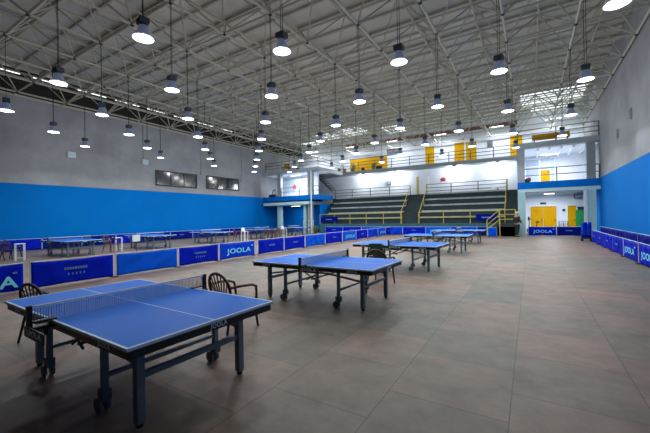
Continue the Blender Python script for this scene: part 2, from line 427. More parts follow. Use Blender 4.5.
struct(MB().box(-.6, FY+.55, 6.36, XR, 32.5, 6.378).build('room_ceiling_right', 'wall_white'))
struct(MB().box(XL, FY+.3, 3.95, LX, 30.6, 3.965).build('balcony_floor_left', 'wall_white'))
struct(MB().box(XL, FY+.5, 6.36, LX, 30.6, 6.378).build('room_ceiling_left', 'wall_white'))
# ceiling ribs of the upper room
for k in range(5):
    struct(MB().box(.5+.7*k, FY+.6, 6.2, .6+.7*k, 32.5, 6.36).build('soffit_rib', 'win_white'))

def panel_door(name, x0, x1, z0, z1, y, m='yellow', leaves=1, handle=True):
    r = thing(name, kind='structure', loc=((x0+x1)/2, y, z0)); w = (x1-x0)/2; h = z1-z0
    f = MB().box(-w-.07,-.05,0,-w,0.02,h+.07).box(w,-.05,0,w+.07,.02,h+.07).box(-w,-.05,h,w,.02,h+.07)
    f.build('door_frame', 'win_white', r)
    for k in range(leaves):
        a = -w+2*w*k/leaves+.01; b = -w+2*w*(k+1)/leaves-.01
        d = MB().box(a,-.04,0.02,b,0,h-.01)
        n = max(2, round((b-a)/.3))
        for q in range(n): d.box(a+(b-a)*q/n+.02, -.05, .06, a+(b-a)*(q+1)/n-.02, -.04, h-.06)
        leaf = d.build('door_leaf', m, r)
        if handle: MB().box(b-.14,-.09,1.0,b-.08,-.05,1.12).build('door_handle', 'frame_dark', leaf)
    return r
panel_door('door_1', .03, 1.8, 0, 2.2, 32.48, leaves=2)
panel_door('door_2', 2.53, 3.08, 0, 2.2, 32.48)
panel_door('door_3', .78, 1.42, 3.9, 5.14, 32.48)
for x in (.45, 1.3):    # pale oval marks on the big doors
    r = MB(); 
    for k in range(20):
        a, b = 2*PI*k/20, 2*PI*(k+1)/20
        r.tube((x+.08*math.cos(a), 32.40, 1.75+.24*math.sin(a)), (x+.08*math.cos(b), 32.40, 1.75+.24*math.sin(b)), .014, 4)
    tag(r.build('door_emblem', 'orange'), 'faint orange oval mark on %s leaf of the yellow double door' % ('left' if x < 1 else 'right'), 'sign', 'oval marks on the yellow double door')
tag(MB().box(.72,32.42,2.36,1.12,32.5,2.52).build('door_sign','frame_dark'), 'small dark sign above the yellow double door', 'sign')
tag(MB().box(2.2,32.44,1.78,2.36,32.5,1.94).build('wall_switch','frame_dark'), 'small dark plate on white wall left of the narrow yellow door', 'switch')
r = thing('doorway', kind='structure', loc=(3.42,32.5,0))
MB().box(-.36,-.05,0,.4,-.02,2.1).build('opening','frame_dark',r)
r = thing('green_locker', 'bright green cabinet in the doorway beside the right column', 'cabinet', (3.38, 32.2, .35))
MB().box(-.36,-.12,.0,.36,.12,1.5).build('body','green_fabric',r); MB().box(-.34,-.14,.05,-.01,-.12,1.45).build('door','green_fabric',r); MB().box(.01,-.14,.05,.34,-.12,1.45).build('door','green_fabric',r)
MB().box(-.36,-.12,-.35,.36,.12,0).build('plinth','frame_dark',r)
r = thing('wall_speaker', 'dark box hung high under the right balcony', 'speaker', (3.2, 32.3, 2.75)); MB().box(-.26,-.15,0,.26,.15,.32).build('casing','frame_dark',r); MB().box(-.23,-.16,.03,.23,-.15,.29).build('grille','slab_grey',r)
r = thing('ceiling_fan_light', 'bright tube lamp under the right balcony', 'lamp', (1.25, 30.2, 3.06)); MB().box(-.35,-.08,.06,.35,.08,.12).build('batten','win_white',r); MB().tube((-.32,0,.04),(.32,0,.04),.03,8).build('tube','tube',r)
# low railing by the doors
railing('low_rail', 'thin grey rail by the wall right of the yellow double door', [(1.95,32.2,0),(2.5,32.2,0)], 0, .95, (.55,.8,1), [2], 'dark_rail', .018)
# windows of the upper room
def white_window(n, x0, x1, z0, z1, y, cols=2, trans=.3):
    r = thing('window_%d' % n, kind='structure', loc=((x0+x1)/2, y, z0)); w = (x1-x0)/2; h = z1-z0
    MB().box(-w,-.02,0,w,.0,h).build('pane','win_pane',r)
    f = MB().box(-w-.06,-.07,-.06,w+.06,0,.03).box(-w-.06,-.07,h-.03,w+.06,0,h+.06)
    for k in range(cols+1): 
        x = -w+2*w*k/cols; f.box(x-.06,-.07,0,x+.06,0,h)
    f.box(-w,-.07,h*(1-trans)-.04,w,0,h*(1-trans)+.04)
    f.build('window_frame','win_white',r)
white_window(22, -.3, 1.75, 4.0, 6.1, 32.48)
r = thing('stacked_bags', 'small dark and red bundle on the right balcony edge', 'bag', (-.12, 28.7, 3.9))
MB().ball((0,0,.16),.22,.16,.18).build('bundle','frame_dark',r,True); MB().ball((.1,-.08,.26),.13,.1,.12).build('cloth','red',r,True)

# ------------------------------------------------------------------ left block
LX = -18.1
struct(MB().box(XL, FY, 3.45, LX, 31, 3.95).build('balcony_slab_left', 'wall_blue'))
struct(MB().box(XL+.3, FY-.35, 2.98, -19.1, 30.6, 3.3).build('canopy_slab', 'slab_pale'))
struct(MB().box(XL, FY, 6.38, LX, 31, 6.75).build('gallery_slab_left', 'slab_grey'))
struct(MB().box(XL, 30.6, 0, LX-1.2, 30.8, 3.45).build('wall_block_left_lower', 'wall_blue'))
struct(MB().box(XL, 30.6, 3.95, LX-1.6, 30.8, 6.4).build('wall_block_left_upper', 'wall_white'))
struct(MB().box(LX-.3, FY+.6, 0, LX-.1, 34.5, 3.0).build('wall_block_left_side', 'wall_blue'))
for x0, x1, m in ((-23.55,-23.1,'column'), (-20.05,-19.75,'column'), (-19.5,-19.05,'column_grey')):
    struct(MB().box(x0, FY+.05, 0, x1, FY+.45, 3.0).build('column_left', m))
for x0, x1 in ((-23.5,-23.05), (-19.5,-18.95)):
    struct(MB().box(x0, FY+.05, 3.95, x1, FY+.45, 6.4).build('column_left', 'column_grey'))
struct(MB().tube((-18.95,FY-.1,0),(-18.95,FY-.1,6.4),.07,8).build('pipe_left','win_white'))
railing('balcony_railing', 'dull two-bar railing on the left blue balcony', [(-23,FY+.1,3.95),(LX,FY+.1,3.95)], 3.95, .9, (.5,1), [2], 'brown_rail')
railing('gallery_railing', 'dull railing along the upper gallery corner at far left', [(-25.2,FY+.1,6.75),(LX-.1,FY+.1,6.75),(LX-.1,33.4,6.75)], 6.75, .95, (.33,.66,1), [3,2], 'brown_rail')
railing('low_rail', 'pale railing on the floor left of the bleachers', [(-19.6,27.6,0),(-18.4,27.6,0)], 0, 1.35, (.33,.66,1), [2], 'pale_rail', .03)
white_window(23, -24.9, -20.4, 4.3, 6.1, 30.58, 2, 0.0)
def star(name, label, x, z, y, r0, m):
    pts = [(r0*(1 if k%2==0 else .42)*math.sin(PI*k/5), r0*(1 if k%2==0 else .42)*math.cos(PI*k/5)) for k in range(10)]
    b = MB(); vs = [(x+p[0], y, z+p[1]) for p in pts] + [(x+p[0], y+.03, z+p[1]) for p in pts]
    b.add(vs, [tuple(range(10)), tuple(range(19,9,-1))] + [(k, 10+k, 10+(k+1)%10, (k+1)%10) for k in range(10)])
    return tag(b.build(name, m), label, 'decoration', 'star decorations on the left balcony windows')
star('star_decoration', 'larger red star on the window behind the left balcony', -22.75, 5.15, 30.42, .42, 'red')
star('star_decoration', 'smaller faded star near the left column of the left balcony', -24.7, 5.1, 30.42, .26, 'pink')
# stair flight behind the left block
st = thing('upper_stair', kind='structure', loc=(-19.45, 31.2, 4.45))
b = MB()
for k in range(9): b.box(-.1-.0+.26*k-1.2, 0, 2.3-.27*k, .22+.26*k-1.2, 1.0, 2.36-.27*k)
b.build('treads', 'frame_dark', st)
MB().add([(-1.3,-.05,2.45),(-1.3,-.05,2.15),(1.2,-.05,-.15),(1.2,-.05,.15)] + [(-1.3,.0,2.45),(-1.3,.0,2.15),(1.2,.0,-.15),(1.2,.0,.15)],
         [(0,1,2,3),(7,6,5,4),(0,4,5,1),(1,5,6,2),(2,6,7,3),(3,7,4,0)]).build('stringer', 'frame_dark', st)
r = thing('stored_chairs', 'dark pile of folded seats at the left end of the left balcony', 'chair', (-24.4, 28.6, 3.95))
MB().box(-.5,-.2,0,.5,.2,.3).build('seat','frame_dark',r,bevel=.03); MB().path([(-.1,0,.3),(0,0,.75),(.25,0,.85),(.4,0,.6),(.4,0,.3)],.04).build('frame','frame_dark',r)

# ------------------------------------------------------------------ back gallery
struct(MB().box(LX, 33.4, 6.35, -.75, YB, 6.72).build('gallery_slab_back', 'slab_grey'))
struct(MB().box(XL, 31, 6.35, LX, YB, 6.72).build('gallery_slab_back_left', 'slab_grey'))
railing('gallery_railing', 'grey three-bar railing along the back gallery above the bleachers', [(LX,33.5,6.72),(-.8,33.5,6.72)], 6.72, .95, (.33,.66,1), [9], 'dark_rail', .032)
panel_door('door_4', -9.45, -8.5, 6.72, 8.92, YB-.02)
panel_door('door_5', -6.5, -5.55, 6.72, 8.95, YB-.02)
panel_door('door_6', -5.38, -4.42, 6.72, 8.9, YB-.02)
panel_door('door_7', -1.5, -.5, 6.72, 8.95, YB-.02)
sh = thing('door_8', kind='structure', loc=(-16.1, YB-.05, 6.72))
b = MB().box(-2.35,-.03,0,2.35,.03,1.75)
for k in range(6): b.box(-2.33,-.05,.05+k*.285,2.33,-.03,.3+k*.285)
b.build('shutter','yellow',sh)
MB().box(-2.4,-.1,1.75,2.4,.03,1.85).build('shutter_box','brown_rail',sh)
pst = thing('poster', 'grey and maroon picture on the wall above the gallery, right of the yellow shutter', 'picture', (-12.9, YB, 8.45))
MB().box(-.88,-.04,0,.88,-.005,.85).build('print','poster',pst); MB().box(-.88,-.05,.6,.88,-.04,.85).build('heading','poster_red',pst)
MB().box(-.93,-.045,-.05,.93,-.004,0).box(-.93,-.045,.85,.93,-.004,.9).box(-.93,-.045,0,-.88,-.004,.85).box(.88,-.045,0,.93,-.004,.85).build('frame','win_white',pst)
r = thing('air_vent', 'small grey square vent on the wall above the gallery, beside two yellow doors', 'vent', (-3.2, YB, 8.1))
MB().box(-.28,-.06,0,.28,-.005,.65).build('frame','slab_grey',r)
b = MB()
for k in range(5): b.box(-.22,-.075,.07+k*.11,.22,-.06,.13+k*.11)
b.build('slats','frame_dark',r)
# things standing on the gallery
def potted(label, x, y, z, s=1):
    r = thing('potted_plant', label, 'plant', (x,y,z), group='plants on the gallery')
    MB().lathe([(.1*s,0),(.16*s,.28*s),(.18*s,.28*s),(.18*s,.32*s),(.13*s,.32*s)],14).build('pot','pot',r,True)
    b = MB()
    for k in range(34):
        a = random.uniform(0,2*PI); e = random.uniform(.15,1.3); L = random.uniform(.25,.5)*s
        d = Vector((math.cos(a)*math.cos(e), math.sin(a)*math.cos(e), math.sin(e))); t = d.cross(Vector((0,0,1))).normalized()*.055*s
        p = Vector((0,0,.3*s)); q = p+d*L; m_ = p+d*L*.55+Vector((0,0,.03))
        b.add([p, m_+t, q, m_-t], [(0,1,2,3)])
    b.build('foliage','leaf',r)
potted('leafy potted plant on the gallery at the left end of the yellow shutter', -17.3, 34.35, 6.72, 1.5)
potted('leafy potted plant on the gallery under the middle of the yellow shutter', -14.75, 34.35, 6.72, 1.2)
potted('small potted plant on the gallery left of the leafy one by the shutter', -19.1, 34.3, 6.72, 1.1)
r = thing('bucket', 'orange bucket on the gallery left of the yellow shutter', 'bucket', (-18.15, 33.9, 6.72))
MB().lathe([(.16,0),(.22,.42),(.24,.42),(.24,.46),(.19,.46),(.13,.06)],16).build('body','orange',r,True)
MB().path([(.23*math.cos(a),0,.44+.2*math.sin(a)) for a in [PI*k/10 for k in range(11)]],.012).build('handle','frame_dark',r)
for x, lab in ((-15.8,'left of the three dark boxes on the gallery before the shutter'),(-14.05,'middle of the three dark boxes on the gallery before the shutter'),(-13.7,'right of the three dark boxes on the gallery before the shutter')):
    r = thing('monitor_box', lab, 'box', (x, 33.85, 6.72), group='dark boxes on the gallery')
    MB().box(-.16,-.14,0,.16,.14,.34).build('casing','frame_dark',r,bevel=.02); MB().box(-.13,-.15,.04,.13,-.14,.3).build('front','black',r)
r = thing('folded_chair', 'yellow padded seat on the upper gallery at far left', 'chair', (-22.6, 28.75, 6.75))
MB().box(-.5,-.15,.25,.45,.25,.5).build('seat','yellow',r,bevel=.05); MB().box(-.45,.15,.5,.35,.25,.85).build('backrest','yellow',r,bevel=.05)
b = MB()
for x in (-.42,.38): b.tube((x,0,0),(x,0,.27),.03)
b.build('legs','frame_dark',r)
r = thing('toy_car', 'red and dark bundle beside the yellow seat on the upper gallery', 'bag', (-21.5, 28.75, 6.75))
MB().ball((0,0,.28),.38,.22,.28).build('bundle','pink',r,True); MB().ball((.3,0,.16),.25,.18,.16).build('cloth','frame_dark',r,True)
r = thing('wall_speaker', 'small dark speaker on white wall above the bleachers', 'speaker', (-13.0, 34.5, 5.02)); MB().box(-.22,-.2,0,.22,0,.36).build('casing','frame_dark',r,bevel=.02); MB().box(-.18,-.21,.04,.18,-.2,.32).build('grille','slab_grey',r)
r = thing('wall_plaque', 'small dark red plaque on white wall above the right bleachers', 'plaque', (-7.35, 34.5, 5.02)); MB().ball((0,-.03,.18),.26,.05,.2).build('plate','red',r,True); MB().box(-.28,-.02,-.02,.28,0,.02).build('bracket','frame_dark',r)
# lights fixed below the gallery edge
for k, x in enumerate((-15.6, -12.0, -6.1, -2.4)):
    r = thing('gallery_light', 'bright round lamp under the back gallery, %s from the left' % ORD[k], 'lamp', (x, 33.55, 6.2), group='lamps under the back gallery')
    MB().lathe([(.05,.15),(.1,.12),(.16,.0),(.14,.0)],14).build('shade','housing',r,True); MB().lathe([(0,0),(.14,0.0),(.14,.02),(0,.02)],14).build('lens','lens',r)
    L = bpy.data.lights.new('bulb','POINT'); L.energy = 130; L.shadow_soft_size = .12; L.color = (.93,.97,1)
    o = bpy.data.objects.new('bulb', L); COL.objects.link(o); o.parent = r; o.location = (0,0,-.18)
# fluorescent battens of the rooms; the gallery row is added to brighten its wall
def batten(label, x, y, z, P, w=1.2, group=None):
    r = thing('tube_light', label, 'lamp', (x,y,z), group=group)
    MB().box(-w/2,-.06,.05,w/2,.06,.1).build('batten','win_white',r); MB().tube((-w/2+.03,0,.025),(w/2-.03,0,.025),.022,8).build('tube','tube',r)
    L = bpy.data.lights.new('glow','AREA'); L.shape = 'RECTANGLE'; L.size = w; L.size_y = .1; L.energy = P; L.color = (.93,.97,1)
    o = bpy.data.objects.new('glow', L); COL.objects.link(o); o.parent = r; o.location = (0,0,-.02)
for k, x in enumerate((-22.5, -17.5, -12.5, -7.5, -2.5, 1.8)):
    batten('added white tube lamp below the roof, brightening the back gallery wall, %s from the left' % ORD[k], x, 34.2, 9.6, 95, group='added tube lamps over the gallery')
batten('tube lamp on the ceiling of the room on the right balcony', 1.3, 30.4, 6.05, 100)
batten('tube lamp on the ceiling of the room on the left balcony', -21.8, 29.3, 6.2, 130)
batten('tube lamp under the canopy of the left block', -21.8, 29.3, 2.85, 25)
L = bpy.data.lights.new('glow','AREA'); L.shape='RECTANGLE'; L.size=.7; L.size_y=.1; L.energy=110; L.color=(.93,.97,1)
o = bpy.data.objects.new('glow', L); COL.objects.link(o); o.location = (1.25,30.2,3.04)

# ------------------------------------------------------------------ bleachers
bl = thing('bleachers', kind='structure', loc=(0,0,0))
BXL, BXR, BZ, BY0, NT, TR, TD = LX, -.75, .95, 28.75, 5, .53, .56
MB().box(BXL, 28.3, 0, BXR-1.0, BY0, BZ).box(BXR-1.0, 28.75, 0, BXR, BY0+.05, BZ).build('front_wall', 'bleacher_wall', bl)
body = MB(); poly = [(BY0, 0)]
for k in range(NT):
    poly += [(BY0+TD*k, BZ+TR*k), (BY0+TD*k, BZ+TR*(k+1))]
poly += [(34.5, BZ+TR*NT), (34.5, 0)]
n = len(poly)
vs = [(BXL,)+p for p in poly] + [(BXR,)+p for p in poly]
fs = [(k,(k+1)%n,n+(k+1)%n,n+k) for k in range(n)] + [tuple(range(n-1,-1,-1)), tuple(range(n,2*n))]
body.add(vs, fs).build('stepped_body', 'step_dark', bl)
for (x0, x1) in ((BXL+.5, -9.75), (-8.05, -1.65)):
    for k in range(NT):
        z = BZ+TR*(k+1); y = BY0+TD*k
        MB().box(x0, y-.12, z-.08, x1, y+.32, z+.05).build('seat_plank', 'step_light', bl)
for (x0, x1) in ((-9.7,-8.1), (-1.6,-.75)):
    for k in range(NT):
        z = BZ+TR*k; y = BY0+TD*k
        MB().box(x0, y-.28, z, x1, y, z+TR/2).build('aisle_step', 'step_dark', bl)
# yellow rails
railing('bleacher_railing', 'yellow two-bar railing along the front of the left bleachers', [(LX,28.36,BZ),(-9.6,28.36,BZ)], BZ, .95, (.5,1), [5], 'yellow_rail', .024)
railing('bleacher_railing', 'yellow two-bar railing along the front of the right bleachers', [(-8.1,28.36,BZ),(-2.0,28.36,BZ)], BZ, .95, (.5,1), [3], 'yellow_rail', .024)
def aisle_rail(label, x):
    r = thing('aisle_handrail', label, 'railing', (x, 28.45, BZ), group='sloping yellow handrails of the bleacher aisles')
    MB().tube((0,0,.95),(0,3.0,.95+TR*NT),.026).build('rail','yellow_rail',r)
    for t in (0,.5,1):
        MB().tube((0,3.0*t,(TR*NT*max(0,t-.1))),(0,3.0*t,.95+TR*NT*t),.028).build('post','yellow_rail',r)
aisle_rail('sloping yellow handrail on the left side of the middle bleacher aisle', -9.72)
aisle_rail('sloping yellow handrail on the right side of the middle bleacher aisle', -8.08)
aisle_rail('sloping yellow handrail on the right end of the right bleachers', -1.62)
railing('top_railing', 'dark three-bar railing on the top deck of the left bleachers', [(-18.3,31.9,BZ+TR*NT),(-9.9,31.9,BZ+TR*NT)], 0, .95, (.33,.66,1), [4], 'brown_rail', .032)
railing('top_railing', 'dark three-bar railing on the top deck of the right bleachers', [(-8.35,31.9,BZ+TR*NT),(-1.6,31.9,BZ+TR*NT)], 0, .95, (.33,.66,1), [3], 'brown_rail', .032)
# access stair from the floor, rising along the bleacher front
sr = thing('access_stair', kind='structure', loc=(-1.9, 27.5, 0))
for k in range(4): MB().box(-.95+.24*k, 0, 0, 1.05, .78, .235*(k+1)).build('step','step_dark',sr)
r = thing('stair_handrail', 'yellow handrail of the steps beside the standing person', 'railing', (-1.9, 27.46, 0))
for t in (.0, .35, .7): MB().path([(-.85,0,1.2-t),(0,0,1.95-t),(1.0,0,1.95-t)],.026).build('rail','yellow_rail',r)
for x, z in ((-.85,1.2),(0,1.95),(1.0,1.95)): MB().tube((x,0,0),(x,0,z),.034).build('post','yellow_rail',r)
for lab, x0, x1 in (('blue banner tied to the left end of the front bleacher railing', -18.0, -16.0), ('blue banner tied to the right end of the front bleacher railing', -3.6, -2.1)):
    r = thing('banner', lab, 'banner', ((x0+x1)/2, 28.28, 1.15), group='banners on the bleacher railing')
    w = (x1-x0)/2; b = MB(); N = 12
    vs = [(-w+2*w*k/N, .015*math.sin(k*1.7), z) for z in (0,.5) for k in range(N+1)] + [(-w+2*w*k/N, .02+.015*math.sin(k*1.7), z) for z in (0,.5) for k in range(N+1)]
    q = N+1
    fs = [(k,k+1,q+k+1,q+k) for k in range(N)] + [(2*q+k+1,2*q+k,3*q+k,3*q+k+1) for k in range(N)]
    fs += [(q-1, 3*q-1, 4*q-1, 2*q-1), (0,q,3*q,2*q)]
    b.add(vs, fs).build('cloth','cloth_navy',r)
    b = MB()
    for k in range(7): b.box(-.35+.1*k,-.035,.2,-.28+.1*k,-.02,.3)
    b.build('print','letter_dim',r)
r = thing('white_bundle', 'small white and red bundle on the top row of the right bleachers', 'bag', (-2.6, 31.4, BZ+TR*NT)); MB().ball((0,0,.14),.3,.16,.14).build('bundle','win_white',r,True); MB().ball((.3,0,.1),.12,.1,.1).build('cloth','red',r,True)
# doorway on the top deck
dr = thing('door_9', kind='structure', loc=(-9.35, 34.5, BZ+TR*NT))
MB().box(-.65,-.06,0,-.4,.0,2.05).build('door_frame','beige',dr); MB().box(-.4,-.04,0,.55,-.01,2.0).build('door_leaf','wall_white',dr); MB().box(.55,-.05,0,.62,0,2.05).build('door_frame','win_white',dr)

# ------------------------------------------------------------------ barriers
def panel_mesh(w, h, seed, sag=.025, amp=.012):
    rnd = random.Random(seed); NX, NZ = 30, 8
    ph = [(rnd.uniform(1.5,6), rnd.uniform(0,6), rnd.uniform(-3,3)) for _ in range(4)]
    b = MB(); vs = []
    for side in (0, .008):
        for k in range(NZ+1):
            for i in range(NX+1):
                u = i/NX; t = k/NZ; x = -w/2+w*u
                z = .03+(h-.03)*t
                z += -sag*math.sin(PI*u)*t + (.02*math.sin(PI*u) if t == 0 else 0)
                y = sum(amp*.5*math.sin(a*x*2.2+c*t*3+p) for a, p, c in ph)*math.sin(PI*min(1,max(0,u)))*(1-.6*abs(2*t-1))
                vs.append((x, y+side, z))
    q = (NX+1)*(NZ+1); r = NX+1; fs = []
    for k in range(NZ):
        for i in range(NX):
            a = k*r+i; fs.append((a, a+1, a+r+1, a+r)); fs.append((q+a+1, q+a, q+a+r, q+a+r+1))
    for i in range(NX): fs += [(i+1,i,q+i,q+i+1), (NZ*r+i, NZ*r+i+1, q+NZ*r+i+1, q+NZ*r+i)]
    for k in range(NZ): fs += [(k*r,(k+1)*r,q+(k+1)*r,q+k*r), (k*r+NX+r,k*r+NX,q+k*r+NX,q+k*r+NX+r)]
    b.add(vs, fs); return b
BAR_N = [0]
def barrier(label, x, y, rz, w, kind, cloth, group, h=.68):
    BAR_N[0] += 1
    r = thing('barrier', label, 'barrier', (x,y,0), rz, group)
    pn = panel_mesh(w-.03, h-.01, BAR_N[0], amp=.05 if kind == '' else .024).build('fabric_panel', cloth, r, True)
    MB().tube((-w/2,.004,h),(w/2,.004,h),.011,6).build('top_tube','white_tube',r)
    for sx in (-1,1):
        MB().tube((sx*(w/2-.005),.02,0.02),(sx*(w/2-.005),.02,h),.012,6).build('post','white_tube',r)
        MB().box(sx*(w/2-.015)-.02,-.06,0,sx*(w/2-.015)+.02,.16,.02).build('foot','black',r)
    rot = (PI/2,0,0)
    if kind == 'J': 
        lettering('JOOLA', 1.36*w/2, .27, (.03,-.03,.30), rot, 'letter', pn)
        MB().box(.75*w/2,-.034,.47,.86*w/2,-.028,.51).build('small_mark','letter',pn)
    elif kind == 'A':
        lettering('JOOLA', 1.6, .36, (.06,-.03,.22), rot, 'letter', pn, offset=.03); MB().box(.76,-.034,.45,.84,-.028,.49).build('small_mark','letter_dim',pn)
    elif kind == 'T':
        b = MB()
        for k in range(9): b.box(-.27+.06*k,-.03,.39,-.225+.06*k,-.026,.455)
        b.box(-.28,-.03,.42,.28,-.027,.432)
        b.build('small_lettering','letter_dim',pn)
        b = MB()
        for k in range(5): b.box(-.19+.09*k,-.03,.25,-.16+.09*k,-.026,.31)
        b.build('small_lettering','letter_dim',pn)
    elif kind == 'S':    # one short line only
        b = MB()
        for k in range(6): b.box(-.2+.07*k,-.03,.36,-.15+.07*k,-.026,.42)
        b.build('small_lettering','letter_dim',pn)
    return r
XM = -10.42
G = 'barriers in the long row between the courts'
mid = [(1.05,3.0,'A','cloth_dark','blue cloth barrier cut by the left edge, big pale letter A and a small mark'),
 (3.12,5.03,'T','cloth_dark','dark blue barrier with two printed lines behind the far left corner of the nearest table'),
 (5.1,7.1,'','cloth_light','plain brighter blue barrier with sagging folds, left of centre in the long row'),
 (7.16,8.88,'T','cloth_dark','dark blue barrier with two printed lines just right of the plain folded one'),
 (8.94,10.9,'J','cloth_mid','lighter blue barrier with large clear JOOLA lettering, behind the left end of the second table'),
 (11.12,12.95,'S','cloth_dark','dark blue barrier with small print just right of the clear JOOLA one'),
 (13.0,14.75,'S','cloth_dark','dark blue barrier with small print just left of the second plain bright one'),
 (14.82,16.85,'','cloth_light','second plain bright blue barrier of the long row, behind the second table'),
 (16.9,18.95,'S','cloth_dark','dark blue barrier with small print between the second plain one and the far JOOLA one'),
 (19.05,21.0,'J','cloth_light','pale JOOLA barrier just left above the green chair'),
 (21.05,22.95,'S','cloth_dark','dark blue barrier with small print just right of the far JOOLA one'),
 (23.0,24.95,'','cloth_mid','plain blue barrier of the long row, fourth from its far end'),
 (25.0,26.6,'J','cloth_mid','distant blue barrier with small JOOLA lettering near the far end of the long row'),
 (26.65,27.7,'S','cloth_dark','last barrier at the far end of the long row')]
for (y0,y1,k,c,lab) in mid: barrier(lab, XM, (y0+y1)/2, PI/2, y1-y0, k, c, G)
G = 'barriers in front of the bleachers'
x = -17.3
bk = [('S','cloth_dark'),('S','cloth_dark'),('J','cloth_mid'),('','cloth_mid'),('S','cloth_dark'),('J','cloth_light'),('','cloth_mid'),('S','cloth_navy')]
blab = ['leftmost dark barrier before the bleachers, under the left end of their railing','second dark barrier from the left before the bleachers',
 'lettered barrier before the bleachers, right above the far JOOLA one of the long row','plain blue barrier before the bleachers, left of the middle aisle',
 'dark barrier before the bleachers, at the foot of the middle aisle','pale lettered barrier before the right bleachers, above the third table','plain blue barrier before the right bleachers behind the fourth table','last dark barrier before the right bleachers']
for (k,c),lab in zip(bk,blab):
    barrier(lab, x+.98, 28.05, 0, 1.94, k, c, G); x += 1.97
barrier('bright blue barrier end standing turned toward the camera by the bleacher steps', -2.3, 26.4, .45, .62, '', 'cloth_light', 'barriers by the steps')
barrier('blue JOOLA barrier in front of the yellow double door', .72, 28.75, 0, 1.7, 'J', 'cloth_dark', 'barriers before the yellow doors')
barrier('dark blue barrier right of the JOOLA one before the yellow doors', 2.3, 28.75, 0, 1.42, 'S', 'cloth_navy', 'barriers before the yellow doors')
G = 'barriers along the right wall'
rk = [(12.08,14.02,'J','cloth_dark','JOOLA barrier cut by the right edge'),(14.2,16.1,'J','cloth_dark','whole JOOLA barrier nearest the right edge, right wall row'),
 (16.2,18.0,'S','cloth_dark','dark barrier just behind the JOOLA ones along the right wall'),(18.05,19.9,'S','cloth_dark','third barrier from the far end of the right wall row'),
 (19.95,21.6,'S','cloth_dark','second barrier from the far end of the right wall row'),(21.65,23.3,'S','cloth_dark','farthest barrier of the right wall row, near the right column')]
for (y0,y1,k,c,lab) in rk: barrier(lab, 2.89, (y0+y1)/2, -PI/2, y1-y0, k, c, G)
for k in range(7):
    y0 = 12.0+2.1*k
    barrier('navy barrier against the blue right wall, %s from the camera in the rear row' % ORD[k], 3.72, y0+1.03, -PI/2, 2.06, 'S' if k % 2 else '', 'cloth_navy', 'navy barriers against the right wall', .76)
G = 'barriers along the left wall'
for k in range(10):
    y0 = 6.0+2.1*k
    barrier('dark blue barrier against the blue left wall, %s from the left' % ORD[k], -25.05, y0+1.03, PI/2, 2.06, ['T','','J','S','','S','T','','S','J'][k], 'cloth_navy' if k % 3 else 'cloth_dark', G)

# ------------------------------------------------------------------ table-tennis tables
def make_table():
    r = thing('table_tennis_table')
    for s in (-1,1):
        a, b = sorted((s*.004, s*1.37))
        MB().box(a,-.7625,.735,b,.7625,.76).build('tabletop','court',r,bevel=.002)
        ap = MB()
        ap.box(a+.02 if s<0 else a,-.74,.665,b if s<0 else b-.02,-.71,.735).box(a+.02 if s<0 else a,.71,.665,b if s<0 else b-.02,.74,.735)
        e = s*1.35; ap.box(min(e,e-s*.03),-.74,.665,max(e,e-s*.03),.74,.735)
        apo = ap.build('apron','apron',r)
        lettering('JOOLA', .2, .05, (s*.98 if s>0 else s*.98,-.7425,.699), (PI/2,0,0), 'letter_white', apo)
        lettering('JOOLA', .19, .058, (s*1.3525,.05,.699), (PI/2,0,PI/2*s), 'letter_white', apo)
        for v in (-.53,.53):
            lg = MB().box(s*1.08-.034,v-.034,.03,s*1.08+.034,v+.034,.735).build('leg','leg',r,bevel=.004)
            MB().lathe([(.028,0),(.03,.03),(.02,.04)],10,(s*1.08,v,0)).build('foot','black',lg)
            # lengthwise rail from the end leg to the folding carriage
            MB().tube((s*1.08,v,.50),(s*.35,v*1.02,.60),.022,4).build('side_rail','leg',r)
            # caster with its post
            cp = MB().box(s*.62-.025,v*1.1-.025,.2,s*.62+.025,v*1.1+.025,.70).build('caster_post','leg',r)
            cw = MB()
            cw.box(s*.62-.05,v*1.1-.035,.12,s*.62+.05,v*1.1+.035,.21)
            for q in (-.034,.034):
                for t in (-.05,): 
                    cw.tube((s*.62+t-0,v*1.1+q-.012,.062),(s*.62+t,v*1.1+q+.012,.062),.06,14)
            cw.build('caster','caster',cp)
        MB().box(s*1.08-.02,-.53,.38,s*1.08+.02,.53,.43).build('stretcher','leg',r)
        MB().box(s*.62-.018,-.58,.30,s*.62+.018,.58,.335).build('stretcher','leg',r)
    cg = MB()
    for v in (-.55,.55):
        cg.tube((-.42,v,.60),(.42,v,.60),.02,5).tube((-.3,v,.66),(.12,v,.44),.014,5).tube((.3,v,.66),(-.12,v,.44),.014,5)
    cg.tube((.0,-.55,.46),(0,.55,.46),.018,5)
    cg.build('folding_carriage','caster',r)
    # net set
    n = MB(); N = 92
    for k in range(N): y = -.915+1.83*k/(N-1); n.box(-.0014,y-.0024,.765,.0014,y+.0024,.905)
    for k in range(10): z = .772+.0135*k; n.box(-.0012,-.915,z-.0016,.0012,.915,z+.0016)
    n.build('net','net',r)
    MB().box(-.008,-.915,.893,.008,.915,.9125).build('net_tape','tape',r)
    for s in (-1,1):
        p = MB().box(-.022,s*.915-.018,.70,.022,s*.915+.018,.92).box(-.05,min(s*.74,s*.93),.70,.05,max(s*.74,s*.93),.728).box(-.035,min(s*.72,s*.9),.762,.035,max(s*.72,s*.9),.775).box(-.012,s*.8-.012,.63,.012,s*.8+.012,.71)
        po = p.build('net_post','black',r)
        if s < 0: lettering('JOOLA', .36, .06, (.2,-.947,.705), (PI/2,0,0), 'letter_white', po); MB().box(-.02,-.945,.66,.42,-.932,.75).build('name_plate','black',po)
    return r
T0 = make_table()
